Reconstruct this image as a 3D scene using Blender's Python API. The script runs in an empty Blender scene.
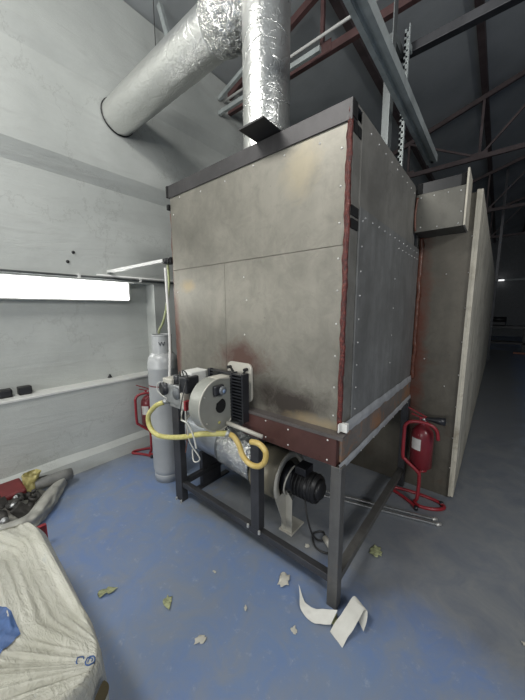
import bpy, bmesh, math, random
from mathutils import Vector, Matrix, noise
random.seed(7)
C = bpy.data.collections.new('scene'); bpy.context.scene.collection.children.link(C)
PI = math.pi
V = Vector

# ------------------------------------------------------------ mesh builder
class MB:
    def __init__(s): s.b = bmesh.new()
    def _add(s, tmp, M=None, smooth=False):
        if M is not None: bmesh.ops.transform(tmp, matrix=M, verts=tmp.verts)
        me = bpy.data.meshes.new('t'); 
        for f in tmp.faces: f.smooth = smooth
        tmp.to_mesh(me); tmp.free(); s.b.from_mesh(me); bpy.data.meshes.remove(me)
        return s
    def box(s, x0, x1, y0, y1, z0, z1, bev=0.0, M=None, seg=2):
        t = bmesh.new(); bmesh.ops.create_cube(t, size=1)
        bmesh.ops.scale(t, vec=(abs(x1-x0), abs(y1-y0), abs(z1-z0)), verts=t.verts)
        bmesh.ops.translate(t, vec=((x0+x1)/2, (y0+y1)/2, (z0+z1)/2), verts=t.verts)
        if bev > 0: bmesh.ops.bevel(t, geom=t.edges[:], offset=bev, segments=seg, affect='EDGES', profile=.5)
        return s._add(t, M)
    def cyl(s, a, b, r, r2=None, seg=24, caps=True, smooth=True):
        a, b = V(a), V(b); d = b-a
        t = bmesh.new()
        bmesh.ops.create_cone(t, cap_ends=caps, segments=seg, radius1=r, radius2=r if r2 is None else r2, depth=d.length)
        M = Matrix.Translation((a+b)/2) @ d.to_track_quat('Z', 'Y').to_matrix().to_4x4()
        return s._add(t, M, smooth and seg > 8)
    def lathe(s, prof, origin=(0,0,0), axis=(0,0,1), seg=32, smooth=True):
        t = bmesh.new(); rings = []
        for r, z in prof:
            if r < 1e-5: rings.append([t.verts.new((0,0,z))])
            else: rings.append([t.verts.new((r*math.cos(2*PI*i/seg), r*math.sin(2*PI*i/seg), z)) for i in range(seg)])
        for A, B in zip(rings, rings[1:]):
            for i in range(seg):
                j = (i+1) % seg
                if len(A) == 1 and len(B) == 1: continue
                if len(A) == 1: t.faces.new((A[0], B[i], B[j]))
                elif len(B) == 1: t.faces.new((A[i], A[j], B[0]))
                else: t.faces.new((A[i], A[j], B[j], B[i]))
        bmesh.ops.recalc_face_normals(t, faces=t.faces)
        M = Matrix.Translation(V(origin)) @ V(axis).to_track_quat('Z', 'Y').to_matrix().to_4x4()
        return s._add(t, M, smooth)
    def tube(s, pts, r, seg=10, sub=6, closed=False, caps=True):
        P = [V(p) for p in pts]
        if sub > 1:   # Catmull-Rom
            Q = []; n = len(P)
            for i in range(n if closed else n-1):
                p0 = P[(i-1) % n] if closed or i > 0 else P[0]
                p1, p2 = P[i], P[(i+1) % n]
                p3 = P[(i+2) % n] if closed or i+2 < n else P[-1]
                for k in range(sub):
                    u = k/sub
                    Q.append(.5*((2*p1)+(p2-p0)*u+(2*p0-5*p1+4*p2-p3)*u*u+(3*p1-p0-3*p2+p3)*u**3))
            if not closed: Q.append(P[-1])
            P = Q
        t = bmesh.new(); rings = []; n = len(P); up = None
        for i, p in enumerate(P):
            d = (P[(i+1) % n]-P[i-1]) if closed else (P[min(i+1, n-1)]-P[max(i-1, 0)])
            if d.length < 1e-9: d = V((0,0,1))
            d.normalize()
            if up is None:
                up = d.orthogonal().normalized()
            up = (up - d*up.dot(d)); up = up.normalized() if up.length > 1e-6 else d.orthogonal().normalized()
            w = d.cross(up); rr = r(i/(n-1)) if callable(r) else r
            rings.append([t.verts.new(p+rr*(math.cos(2*PI*k/seg)*up+math.sin(2*PI*k/seg)*w)) for k in range(seg)])
        m = n if closed else n-1
        for i in range(m):
            A, B = rings[i], rings[(i+1) % n]
            for k in range(seg): t.faces.new((A[k], A[(k+1) % seg], B[(k+1) % seg], B[k]))
        if caps and not closed:
            t.faces.new(rings[0][::-1]); t.faces.new(rings[-1])
        bmesh.ops.recalc_face_normals(t, faces=t.faces)
        return s._add(t, None, True)
    def prism(s, poly, vec, bev=0.0, smooth=False):
        t = bmesh.new(); vs = [t.verts.new(p) for p in poly]; f = t.faces.new(vs)
        r = bmesh.ops.extrude_face_region(t, geom=[f])
        bmesh.ops.translate(t, vec=vec, verts=[v for v in r['geom'] if isinstance(v, bmesh.types.BMVert)])
        bmesh.ops.recalc_face_normals(t, faces=t.faces)
        if bev > 0: bmesh.ops.bevel(t, geom=t.edges[:], offset=bev, segments=2, affect='EDGES', profile=.5)
        return s._add(t, None, smooth)
    def beam(s, a, b, w, h, bev=0.0):     # rectangular bar between two points; w sideways, h upward
        a, b = V(a), V(b); d = (b-a); L = d.length; d.normalize()
        side = d.cross(V((0,0,1)))
        if side.length < 1e-3: side = V((1,0,0))
        side.normalize(); up = side.cross(d)
        M = Matrix((side, d, up)).transposed().to_4x4(); M.translation = (a+b)/2
        return s.box(-w/2, w/2, -L/2, L/2, -h/2, h/2, bev, M)
    def grid(s, nu, nv, fn, smooth=True, closed_u=False):
        t = bmesh.new(); R = [[t.verts.new(fn(i/(nu-1) if not closed_u else i/nu, j/(nv-1))) for j in range(nv)] for i in range(nu)]
        for i in range(nu if closed_u else nu-1):
            for j in range(nv-1):
                A, B = R[i], R[(i+1) % nu]
                t.faces.new((A[j], B[j], B[j+1], A[j+1]))
        bmesh.ops.recalc_face_normals(t, faces=t.faces)
        return s._add(t, None, smooth)
    def mesh(s, name, off=V((0,0,0))):
        if off.length > 0: bmesh.ops.translate(s.b, vec=-off, verts=s.b.verts)
        me = bpy.data.meshes.new(name); s.b.to_mesh(me); s.b.free(); return me

def root_of(o):
    while o.parent: o = o.parent
    return o
def obj(name, mb, mat, parent=None, label=None, loc=None):
    # parts keep their origin at the base of their thing
    off = V((0,0,0))
    if parent is not None: off = V(root_of(parent).location)
    elif loc is not None: off = V(loc)
    me = mb.mesh(name, off); me.materials.append(mat)
    o = bpy.data.objects.new(name, me); C.objects.link(o)
    if parent is not None: o.parent = parent
    elif loc is not None: o.location = loc
    if label: o['label'] = label
    return o
def thing(name, label, cat, loc=(0,0,0), group=None):
    o = bpy.data.objects.new(name, None); C.objects.link(o); o.location = loc
    o.empty_display_size = .1
    o['label'] = label; o['category'] = cat
    if group: o['group'] = group
    return o
def tag(o, label, cat, group=None, kind=None):
    o['label'] = label; o['category'] = cat
    if group: o['group'] = group
    if kind: o['kind'] = kind
    return o
def struct(name, mb, mat):
    o = obj(name, mb, mat); o['kind'] = 'structure'; return o
def dup_tree(o, parent=None):
    c = o.copy(); C.objects.link(c)
    if parent is not None: c.parent = parent
    for ch in [x for x in C.objects if x.parent == o]: dup_tree(ch, c)
    return c

# ------------------------------------------------------------ materials
def new_mat(name):
    m = bpy.data.materials.new(name); m.use_nodes = True
    nt = m.node_tree; return m, nt, nt.nodes['Principled BSDF']
def coords(nt, scale=(1,1,1)):
    tc = nt.nodes.new('ShaderNodeTexCoord'); mp = nt.nodes.new('ShaderNodeMapping')
    mp.inputs['Scale'].default_value = scale
    nt.links.new(tc.outputs['Object'], mp.inputs['Vector']); return mp.outputs['Vector']
def noise_n(nt, vec, scale, detail=5, rough=.6, dist=0):
    n = nt.nodes.new('ShaderNodeTexNoise'); n.inputs['Scale'].default_value = scale
    n.inputs['Detail'].default_value = detail; n.inputs['Roughness'].default_value = rough
    n.inputs['Distortion'].default_value = dist
    nt.links.new(vec, n.inputs['Vector']); return n.outputs['Fac']
def ramp(nt, fac, stops):
    r = nt.nodes.new('ShaderNodeValToRGB'); el = r.color_ramp.elements
    while len(el) < len(stops): el.new(.5)
    for e, (p, c) in zip(el, stops): e.position = p; e.color = (c[0], c[1], c[2], 1) if not isinstance(c, (int, float)) else (c, c, c, 1)
    nt.links.new(fac, r.inputs['Fac']); return r.outputs['Color']
def mix(nt, fac, a, b):
    m = nt.nodes.new('ShaderNodeMix'); m.data_type = 'RGBA'
    for s, v in ((m.inputs['Factor'], fac), (m.inputs['A'], a), (m.inputs['B'], b)):
        if isinstance(v, bpy.types.NodeSocket): nt.links.new(v, s)
        elif isinstance(v, (int, float)): s.default_value = v
        else: s.default_value = (v[0], v[1], v[2], 1)
    return m.outputs['Result']
def math_n(nt, op, a, b=0.0, clamp=False):
    m = nt.nodes.new('ShaderNodeMath'); m.operation = op; m.use_clamp = clamp
    for s, v in ((m.inputs[0], a), (m.inputs[1], b)):
        if isinstance(v, bpy.types.NodeSocket): nt.links.new(v, s)
        else: s.default_value = v
    return m.outputs[0]
def bump(nt, bsdf, h, strength=.3, dist=.01):
    b = nt.nodes.new('ShaderNodeBump'); b.inputs['Strength'].default_value = strength; b.inputs['Distance'].default_value = dist
    nt.links.new(h, b.inputs['Height']); nt.links.new(b.outputs['Normal'], bsdf.inputs['Normal'])
def setp(b, rough=.5, metal=0.0):
    b.inputs['Roughness'].default_value = rough; b.inputs['Metallic'].default_value = metal
def simple(name, col, rough=.5, metal=0.0, var=.12, scale=14, bmp=.0):
    m, nt, b = new_mat(name); v = coords(nt)
    f = noise_n(nt, v, scale)
    lo = [c*(1-var) for c in col]; hi = [min(1, c*(1+var)) for c in col]
    nt.links.new(ramp(nt, f, [(.3, lo), (.7, hi)]), b.inputs['Base Color']); setp(b, rough, metal)
    if bmp: bump(nt, b, f, bmp)
    return m
def emis(name, col, st):
    m, nt, b = new_mat(name); b.inputs['Base Color'].default_value = (*col, 1)
    b.inputs['Emission Color'].default_value = (*col, 1); b.inputs['Emission Strength'].default_value = st
    return m
def sheet(name, base, rust=None, streak=.25, rough=.45, metal=.55, sc=1.0, blob=None, rustamt=(.62, .75)):
    """weathered steel sheet: cloudy grey with vertical streaks and stains of its own"""
    m, nt, b = new_mat(name); v = coords(nt)
    vs = coords(nt, (3*sc, 3*sc, .35*sc))
    f1 = noise_n(nt, v, 2.2*sc, 8, .65, .3); f2 = noise_n(nt, vs, 5, 6, .6)
    c = ramp(nt, f1, [(.25, [x*.58 for x in base]), (.5, base), (.72, [x*1.25 for x in base])])
    fb = noise_n(nt, v, 9*sc, 8, .75, .8)
    c = mix(nt, ramp(nt, fb, [(.45, 0.0), (.7, .45)]), c, [x*.55 for x in base])
    fs = noise_n(nt, v, 45*sc, 3, .6)
    c = mix(nt, ramp(nt, fs, [(.68, 0.0), (.74, .5)]), c, [x*.35 for x in base])
    c = mix(nt, math_n(nt, 'MULTIPLY', ramp(nt, f2, [(.4, 0.0), (.75, 1.0)]), streak), c, [x*.5 for x in base])
    if rust:
        f3 = noise_n(nt, v, 7*sc, 7, .7, .6)
        c = mix(nt, ramp(nt, f3, [(rustamt[0], 0.0), (rustamt[1], .75)]), c, rust)
    for bl in (blob or []):     # (centre, radius, colour, amount) a stain with a place of its own
        (ctr, rad, col, amt) = bl
        geo = nt.nodes.new('ShaderNodeNewGeometry')
        mp = nt.nodes.new('ShaderNodeMapping'); mp.vector_type = 'POINT'
        mp.inputs['Scale'].default_value = [1/r for r in rad]
        mp.inputs['Location'].default_value = [-c0/r for c0, r in zip(ctr, rad)]
        nt.links.new(geo.outputs['Position'], mp.inputs['Vector'])
        ln = nt.nodes.new('ShaderNodeVectorMath'); ln.operation = 'LENGTH'
        nt.links.new(mp.outputs['Vector'], ln.inputs[0])
        fn = noise_n(nt, v, 9, 6, .7, .5)
        d = math_n(nt, 'ADD', ln.outputs['Value'], math_n(nt, 'MULTIPLY', math_n(nt, 'SUBTRACT', fn, .5), 1.6))
        k = nt.nodes.new('ShaderNodeMapRange'); k.inputs['From Min'].default_value = 1.0; k.inputs['From Max'].default_value = .25
        k.inputs['To Min'].default_value = 0; k.inputs['To Max'].default_value = amt
        nt.links.new(d, k.inputs['Value'])
        c = mix(nt, k.outputs['Result'], c, col)
    nt.links.new(c, b.inputs['Base Color']); setp(b, rough, metal)
    rr = ramp(nt, f1, [(.2, rough-.08), (.8, rough+.14)]); nt.links.new(rr, b.inputs['Roughness'])
    bump(nt, b, f1, .12, .02)
    return m

M = {}
M['front'] = sheet('front_sheet', (.235,.222,.188), rust=(.30,.22,.12), streak=.18, rough=.42, metal=.45, rustamt=(.66,.85),
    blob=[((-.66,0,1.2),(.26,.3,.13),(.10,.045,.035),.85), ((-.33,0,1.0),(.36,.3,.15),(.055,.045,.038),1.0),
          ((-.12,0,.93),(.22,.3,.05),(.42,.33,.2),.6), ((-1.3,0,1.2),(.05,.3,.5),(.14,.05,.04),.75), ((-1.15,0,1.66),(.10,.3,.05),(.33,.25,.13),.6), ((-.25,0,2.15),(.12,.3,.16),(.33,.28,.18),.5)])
M['side'] = sheet('side_sheet', (.28,.27,.245), streak=.3, rough=.5, metal=.4, rust=(.10,.09,.08), rustamt=(.6,.8))
M['side2'] = sheet('side_sheet_low', (.27,.272,.265), streak=.55, rough=.5, metal=.4)
M['skirt'] = sheet('skirt_sheet', (.22,.20,.18), rust=(.38,.19,.09), rustamt=(.48,.6), rough=.5, metal=.3)
M['tunnel'] = sheet('tunnel_sheet', (.12,.108,.086), rust=(.10,.055,.035), rustamt=(.58,.8), streak=.35, rough=.5, metal=.4,
    blob=[((.03,1.3,1.2),(.10,.3,1.1),(.12,.035,.02),.9)])
M['hood'] = sheet('hood_sheet', (.135,.13,.112), rust=(.10,.09,.08), streak=.2, rough=.45, metal=.45, rustamt=(.58,.7))
M['edge'] = sheet('insulated_edge', (.62,.58,.48), rust=(.22,.18,.12), streak=.85, rough=.6, metal=.1, rustamt=(.52,.7))
M['frame'] = sheet('frame_steel', (.075,.075,.08), streak=.2, rough=.42, metal=.6)
M['leglight'] = sheet('leg_steel', (.17,.165,.155), rust=(.2,.17,.14), streak=.4, rough=.45, metal=.6)
M['trim'] = sheet('trim_steel', (.065,.062,.063), rust=(.16,.14,.12), streak=.2, rough=.45, metal=.5)
M['brown'] = sheet('primer_beam', (.095,.042,.036), rust=(.06,.035,.03), streak=.2, rough=.4, metal=.25)
M['ledge'] = sheet('ledge_steel', (.14,.125,.12), rust=(.22,.18,.15), streak=.2, rough=.45, metal=.5)
M['galv'] = sheet('galvanised', (.50,.54,.53), streak=.2, rough=.45, metal=.4)
M['galvdark'] = sheet('galvanised_dull', (.22,.235,.235), streak=.2, rough=.45, metal=.6)
M['bar'] = sheet('bar_bright', (.50,.51,.52), rust=(.2,.2,.2), streak=.5, rough=.5, metal=.25)
M['black'] = simple('black_paint', (.012,.012,.013), .45)
M['blackhole'] = simple('tube_inside', (.006,.006,.006), .9)
M['darkplastic'] = simple('dark_plastic', (.02,.021,.025), .35)
M['greyplastic'] = simple('grey_plastic', (.13,.14,.15), .4)
M['cream'] = simple('cream_casting', (.50,.48,.42), .4, .1, .12, 8)
M['burner'] = simple('burner_enamel', (.33,.335,.30), .33, .25, .08, 10)
M['alu'] = simple('cast_aluminium', (.45,.46,.46), .4, .8, .2, 30, .1)
M['white'] = simple('white_paint', (.68,.68,.65), .45, 0, .06)
M['bolt'] = simple('zinc_bolt', (.62,.61,.58), .35, .5)
M['tan'] = simple('tan_enamel', (.23,.205,.15), .4, .15, .15, 5)
M['redtube'] = simple('red_enamel', (.26,.022,.03), .32, 0, .1)
M['redcyl'] = simple('red_cylinder', (.17,.018,.025), .3, 0, .1)
M['label'] = simple('paper_label', (.6,.58,.55), .6)
M['maroon'] = simple('maroon_crate', (.15,.02,.022), .5, 0, .2)
M['truss'] = simple('red_oxide_steel', (.095,.047,.045), .6, 0, .3, 6)
M['purlin'] = simple('dull_brown_steel', (.085,.062,.062), .6, 0, .3, 6)
M['grey_steel'] = simple('grey_steel_member', (.17,.17,.16), .6, .1, .3, 6)
M['rubber'] = simple('dirty_machine_parts', (.055,.052,.048), .7, .2, .6, 20, .4)
M['wire'] = simple('wire_dark', (.03,.03,.03), .5)
M['wirew'] = simple('wire_white', (.55,.55,.5), .5)
M['wireb'] = simple('wire_brown', (.14,.05,.03), .5)
M['cylgrey'] = simple('cylinder_paint', (.40,.41,.41), .38, .1, .08, 5)
M['leaf'] = simple('dry_leaf', (.34,.36,.2), .7, 0, .45, 60, .3)
M['scrapw'] = simple('white_scrap', (.55,.53,.46), .7, 0, .1)
M['paper'] = simple('white_card', (.62,.61,.56), .55, 0, .05, 20)
M['blueprint'] = simple('blue_print', (.045,.10,.25), .5, 0, .25, 30)
M['greyroll'] = simple('grey_roll', (.19,.19,.18), .7, 0, .2)
M['yellowbag'] = simple('yellow_film', (.42,.37,.15), .35, 0, .35, 25, .4)
M['orange'] = simple('orange_steel', (.22,.07,.035), .5)
M['white_gas_hose'] = simple('white_conduit', (.62,.61,.58), .5)

def mk_seam():
    m, nt, b = new_mat('red_sealant'); v = coords(nt)
    f = noise_n(nt, v, 60, 6, .7)
    nt.links.new(ramp(nt, f, [(.35,(.035,.008,.007)),(.55,(.11,.017,.012)),(.8,(.30,.09,.06))]), b.inputs['Base Color'])
    setp(b, .35); bump(nt, b, f, .8, .01); return m
M['seal'] = mk_seam()
M['sealbrown'] = simple('brown_sealant', (.11,.035,.018), .4, 0, .35, 30, .5)

def mk_foil(name, crinkle, sc, rough=.22, col=(.80,.80,.77)):
    m, nt, b = new_mat(name); v = coords(nt)
    vo = nt.nodes.new('ShaderNodeTexVoronoi'); vo.feature = 'DISTANCE_TO_EDGE'; vo.inputs['Scale'].default_value = sc
    f0 = noise_n(nt, v, sc*.5, 4, .6)
    w = nt.nodes.new('ShaderNodeVectorMath'); w.operation = 'MULTIPLY_ADD'
    nt.links.new(v, w.inputs[0]); w.inputs[1].default_value = (1,1,1)
    cm = nt.nodes.new('ShaderNodeCombineXYZ'); s2 = math_n(nt, 'MULTIPLY', f0, .25)
    for i in range(3): nt.links.new(s2, cm.inputs[i])
    nt.links.new(cm.outputs[0], w.inputs[2]); nt.links.new(w.outputs[0], vo.inputs['Vector'])
    h = math_n(nt, 'ADD', math_n(nt, 'MINIMUM', vo.outputs['Distance'], .12), math_n(nt, 'MULTIPLY', noise_n(nt, v, sc*1.5, 6, .7), .25))
    b.inputs['Base Color'].default_value = (*col, 1); setp(b, rough, .92)
    bump(nt, b, h, crinkle, .03); return m
M['foil'] = mk_foil('duct_foil', .34, 12, .3)
M['foilcrinkle'] = mk_foil('duct_foil_crumpled', 1.0, 22, .22)
M['foilsmooth'] = mk_foil('duct_foil_smooth', .2, 12, .36, (.62,.65,.68))

def mk_hose(name, c1, c2):
    m, nt, b = new_mat(name); v = coords(nt)
    f = noise_n(nt, v, 25, 4); nt.links.new(ramp(nt, f, [(.35, c1), (.7, c2)]), b.inputs['Base Color']); setp(b, .35); return m
M['hose'] = mk_hose('yellow_hose', (.46,.42,.13), (.62,.57,.24))
M['hose2'] = mk_hose('amber_hose', (.50,.36,.10), (.62,.47,.18))
M['hosegreen'] = mk_hose('pale_green_hose', (.38,.42,.2), (.48,.5,.3))

def mk_wall():
    m, nt, b = new_mat('white_plaster'); v = coords(nt)
    f = noise_n(nt, v, 1.3, 8, .65, .4); g = noise_n(nt, v, 9, 8, .7); h = noise_n(nt, coords(nt, (1,.35,2.2)), 3.5, 8, .7, 1.0)
    c = ramp(nt, f, [(.3,(.44,.458,.435)),(.6,(.53,.548,.52)),(.8,(.60,.615,.59))])
    c = mix(nt, ramp(nt, h, [(.52,0.0),(.72,.45)]), c, (.40,.405,.385))
    cr = nt.nodes.new('ShaderNodeTexVoronoi'); cr.feature = 'DISTANCE_TO_EDGE'; cr.inputs['Scale'].default_value = .8
    vd = nt.nodes.new('ShaderNodeVectorMath'); vd.operation = 'ADD'; cb = nt.nodes.new('ShaderNodeCombineXYZ')
    for i in range(3): nt.links.new(math_n(nt, 'MULTIPLY', noise_n(nt, coords(nt, (1,1+i*.4,1)), 2.5, 6, .7), .9), cb.inputs[i])
    nt.links.new(v, vd.inputs[0]); nt.links.new(cb.outputs[0], vd.inputs[1]); nt.links.new(vd.outputs[0], cr.inputs['Vector'])
    c = mix(nt, ramp(nt, cr.outputs['Distance'], [(0.0,.30),(.012,0.0)]), c, (.25,.25,.23))
    c = mix(nt, ramp(nt, g, [(.68,0.0),(.78,.5)]), c, (.28,.27,.25))
    nt.links.new(c, b.inputs['Base Color']); setp(b, .6)
    bump(nt, b, math_n(nt, 'ADD', h, math_n(nt, 'MULTIPLY', g, .3)), .35, .02); return m
M['wall'] = mk_wall()
def mk_floor():
    m, nt, b = new_mat('blue_painted_floor'); v = coords(nt)
    f = noise_n(nt, v, .9, 8, .6, .5); g = noise_n(nt, v, 5, 9, .75, .8); w = noise_n(nt, v, 16, 6, .8, .3)
    c = ramp(nt, f, [(.32,(.14,.215,.42)),(.55,(.17,.24,.39)),(.72,(.23,.27,.34))])
    c = mix(nt, ramp(nt, g, [(.40,0.0),(.64,.85)]), c, (.225,.255,.305))
    c = mix(nt, ramp(nt, w, [(.58,0.0),(.72,.5)]), c, (.42,.45,.50))
    # bare concrete: under the oven, along the left wall and down the aisle beside the tunnel
    geo = nt.nodes.new('ShaderNodeNewGeometry'); sx = nt.nodes.new('ShaderNodeSeparateXYZ'); nt.links.new(geo.outputs['Position'], sx.inputs[0])
    def rect(x0, x1, y0, y1, soft):
        def e(o, a, s): 
            k = nt.nodes.new('ShaderNodeMapRange'); nt.links.new(o, k.inputs['Value'])
            k.inputs['From Min'].default_value = a-s*soft; k.inputs['From Max'].default_value = a+s*soft; return k.outputs['Result']
        X = math_n(nt, 'ADD', sx.outputs[0], math_n(nt, 'MULTIPLY', math_n(nt, 'SUBTRACT', g, .5), .9))
        Y = math_n(nt, 'ADD', sx.outputs[1], math_n(nt, 'MULTIPLY', math_n(nt, 'SUBTRACT', f, .5), 1.2))
        return math_n(nt, 'MULTIPLY', math_n(nt, 'MULTIPLY', e(X, x0, 1), e(X, x1, -1)), math_n(nt, 'MULTIPLY', e(Y, y0, 1), e(Y, y1, -1)))
    bare = math_n(nt, 'MAXIMUM', rect(-1.25, .95, .05, 12, .12), rect(-9, -2.25, -9, 20, .15))
    conc = ramp(nt, g, [(.3,(.15,.155,.16)),(.55,(.20,.205,.205)),(.8,(.27,.27,.26))])
    c = mix(nt, math_n(nt, 'MULTIPLY', bare, .85), c, conc)
    nt.links.new(c, b.inputs['Base Color'])
    nt.links.new(ramp(nt, g, [(.3,.28),(.7,.5)]), b.inputs['Roughness'])
    bump(nt, b, math_n(nt, 'ADD', g, w), .12, .008); return m
M['floor'] = mk_floor()
def mk_roof():
    m, nt, b = new_mat('roof_sheet'); v = coords(nt)
    w = nt.nodes.new('ShaderNodeTexWave'); w.bands_direction = 'Y'; w.inputs['Scale'].default_value = 3.4; nt.links.new(v, w.inputs['Vector'])
    f = noise_n(nt, v, 1.2, 6)
    nt.links.new(ramp(nt, f, [(.3,(.36,.38,.385)),(.7,(.48,.50,.505))]), b.inputs['Base Color']); setp(b, .55, .2)
    bump(nt, b, w.outputs['Fac'], .03, .01); return m
M['roof'] = mk_roof()
M['farwall'] = simple('grey_far_wall', (.20,.205,.21), .8)
def mk_sack():
    m, nt, b = new_mat('woven_white_sack'); v = coords(nt)
    f = noise_n(nt, v, 4, 5); w = nt.nodes.new('ShaderNodeTexWave'); w.inputs['Scale'].default_value = 60; nt.links.new(v, w.inputs['Vector'])
    c = ramp(nt, f, [(.3,(.50,.49,.41)),(.7,(.62,.61,.54))])
    g = noise_n(nt, coords(nt, (1,3,3)), 8, 6, .7)
    c = mix(nt, ramp(nt, g, [(.62,0.0),(.74,.3)]), c, (.36,.42,.47))
    nt.links.new(c, b.inputs['Base Color']); setp(b, .27)
    n2 = noise_n(nt, coords(nt, (1,2.6,2)), 13, 7, .65, 1.6)
    bump(nt, b, n2, .6, .025); return m
M['sack'] = mk_sack()
M['scrapsack'] = simple('grey_sack_cloth', (.36,.355,.32), .6, 0, .2, 12, .3)
M['window'] = emis('bright_frosted_pane', (1.0, 1.0, .97), 9.0)
M['lit'] = emis('small_lit_sign', (1,1,1), 1.2)
M['gap'] = emis('daylight_gap', (.9,.95,1), .35)

# ------------------------------------------------------------ the setting
WX = -2.42
struct('floor', MB().box(-3.0, 12.6, -7, 19, -.15, 0), M['floor'])
# left wall: lower wall, recess back, wall after the recess, upper wall with steps added to imitate horizontal shadow bands
w = MB()
w.box(-3.0, WX, -7, 19, 0, .77)
w.box(-3.0, -2.60, -7, .48, .77, 1.77)
w.box(-3.0, WX, .48, 19, .77, 1.77)
prof = [(-3.0,1.77),(WX,1.77),(WX,2.62),(WX+.06,2.76),(WX+.05,3.45),(WX+.09,3.60),(WX+.09,4.25),(-3.0,4.25)]
w.prism([(x,-7,z) for x, z in prof], V((0,26,0)))
struct('wall_left', w, M['wall'])
tr = MB()
tr.grid(90, 3, lambda u, k: V((WX + (.0 if k == 1 else .055), -7+u*14, [0,.115,.165][int(k*2)]+.012*noise.noise(V((u*40,k,0))))) if k > 0 else V((WX+.075, -7+u*14, -.01)), smooth=False)
struct('baseboard_left', tr, M['wall'])
struct('trim_1', MB().box(-2.62, WX+.012, -7, .48, .765, .785, .004), M['white'])
win = struct('window_1', MB().box(-2.60, -2.50, -7, .235, 1.597, 1.765), M['window'])
fr = obj('window_frame', MB().box(-2.60, -2.495, -7, .25, 1.585, 1.597).box(-2.60,-2.495,.235,.25,1.585,1.768), M['white'], win)
# roof: two slopes, ridge at x=5
def zr(x): return 4.13+.30*(min(x,5)-WX) - (.30*(x-5) if x > 5 else 0)
rf = MB()
rf.prism([(-3.0,-7,zr(-3.0)+.12),(5,-7,zr(5)+.12),(12.8,-7,zr(12.8)+.12),(12.8,-7,zr(12.8)+.22),(5,-7,zr(5)+.22),(-3.0,-7,zr(-3.0)+.22)], V((0,26,0)))
struct('ceiling', rf, M['roof'])
struct('wall_far', MB().box(-3.0, 12.6, 18.8, 19, 0, 6.6), M['farwall'])
struct('wall_right', MB().box(12.4, 12.6, -7, 19, 0, 4.4), M['farwall'])
struct('trim_2', MB().box(-2.4, 12.4, 18.72, 18.8, 2.9, 3.0), M['galvdark'])

# ------------------------------------------------------------ trusses and purlins
nodes_x = [-2.4+i*1.08 + (.0) for i in range(14)]
nodes_x = [-2.35,-1.03,.05,1.13,2.21,3.29,4.37,5.45,6.6,7.8,9.0,10.2,11.3,12.35]
def truss(y, label, colr):
    t = thing('roof_truss', label, 'roof truss', (nodes_x[0], y, 3.96), 'red roof trusses')
    zb = 3.96
    obj('bottom_chord', MB().beam((-2.36,y,zb),(12.36,y,zb),.05,.07), colr, t)
    top = MB().beam((-2.36,y,zr(-2.36)-.02),(5,y,zr(5)-.02),.05,.07).beam((5,y,zr(5)-.02),(12.36,y,zr(12.36)-.02),.05,.07)
    obj('top_chord', top, colr, t)
    for i, x in enumerate(nodes_x[1:-1]):
        obj('post', MB().beam((x,y,zb),(x,y,zr(x)-.02),.035,.035), colr, t)
    for i in range(1, len(nodes_x)-1):
        a, b = nodes_x[i], nodes_x[i+1]
        if i % 2: p, q = (a,y,zr(a)-.03), (b,y,zb)
        else: p, q = (a,y,zb), (b,y,zr(b)-.03)
        obj('diagonal', MB().beam(p, q, .03, .03), colr, t)
    for i, x in enumerate(nodes_x[1:5]):
        obj('gusset', MB().box(x-.11,x+.11,y-.03,y-.026,zb-.03,zb+.07), colr, t)
    return t
truss(1.6, 'red oxide steel roof truss nearest the camera, directly above the steel oven', M['truss'])
truss(5.0, 'red oxide roof truss beyond the hanging galvanised channel, seen above the hood box', M['purlin'])
truss(8.4, 'dark roof truss second behind the oven, above the insulated tunnel', M['purlin'])
truss(12.0, 'dark roof truss far down the hall near the end wall', M['purlin'])
for i, x in enumerate(nodes_x[1:7]):
    z = zr(x)+.07
    tag(obj('roof_purlin', MB().box(x-.04, x+.04, -2.5 if x < 0 else 2.0, 18.7, z-.05, z+.05), M['purlin'], loc=(x,6,z)),
        ['short rust-brown purlin under the roof nearest the left wall','rust-brown purlin under the roof running away above the hanging channel',
         'rust-brown purlin at the upper right edge of the picture','third purlin right of the hanging channel, mostly out of view',
         'fourth purlin right of the hanging channel, in the dark','purlin beside the roof ridge, in the dark'][i], 'purlin', 'purlins under the roof')
# pipe running along truss
tag(obj('ceiling_pipe', MB().cyl((-2.33,1.5,4.03),(1.2,1.5,4.03),.014,seg=12), M['white'], loc=(-2.33,1.5,4.03)),
    'thin white pipe running along the nearest red truss from the left wall', 'pipe')
# pale braces at the wall end of the roof
for k, (a, b, lab) in enumerate([((-2.32,1.42,3.86),(-.95,1.42,3.86),'pale level steel brace seen between the two silver ducts, lower one'),
                                 ((-2.32,1.42,4.02),(-1.5,1.42,4.26),'pale sloping steel brace seen between the two silver ducts, upper one'),
                                 ((-1.98,.55,3.80),(-2.16,.55,4.30),'pale steel roof brace above the horizontal duct')]):
    tag(obj('roof_brace', MB().beam(a, b, .035, .045), M['galv'], loc=a), lab, 'brace')
tag(obj('steel_crossbeam', MB().box(-.33, 3.2, 1.24, 1.30, 3.31, 3.37, .003).box(3.14,3.2,1.24,1.30,3.38,5.7), M['frame'], loc=(-.42,1.27,3.34)),
    'dark square steel crossbeam above the oven at upper right, behind the channel', 'beam')

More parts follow.
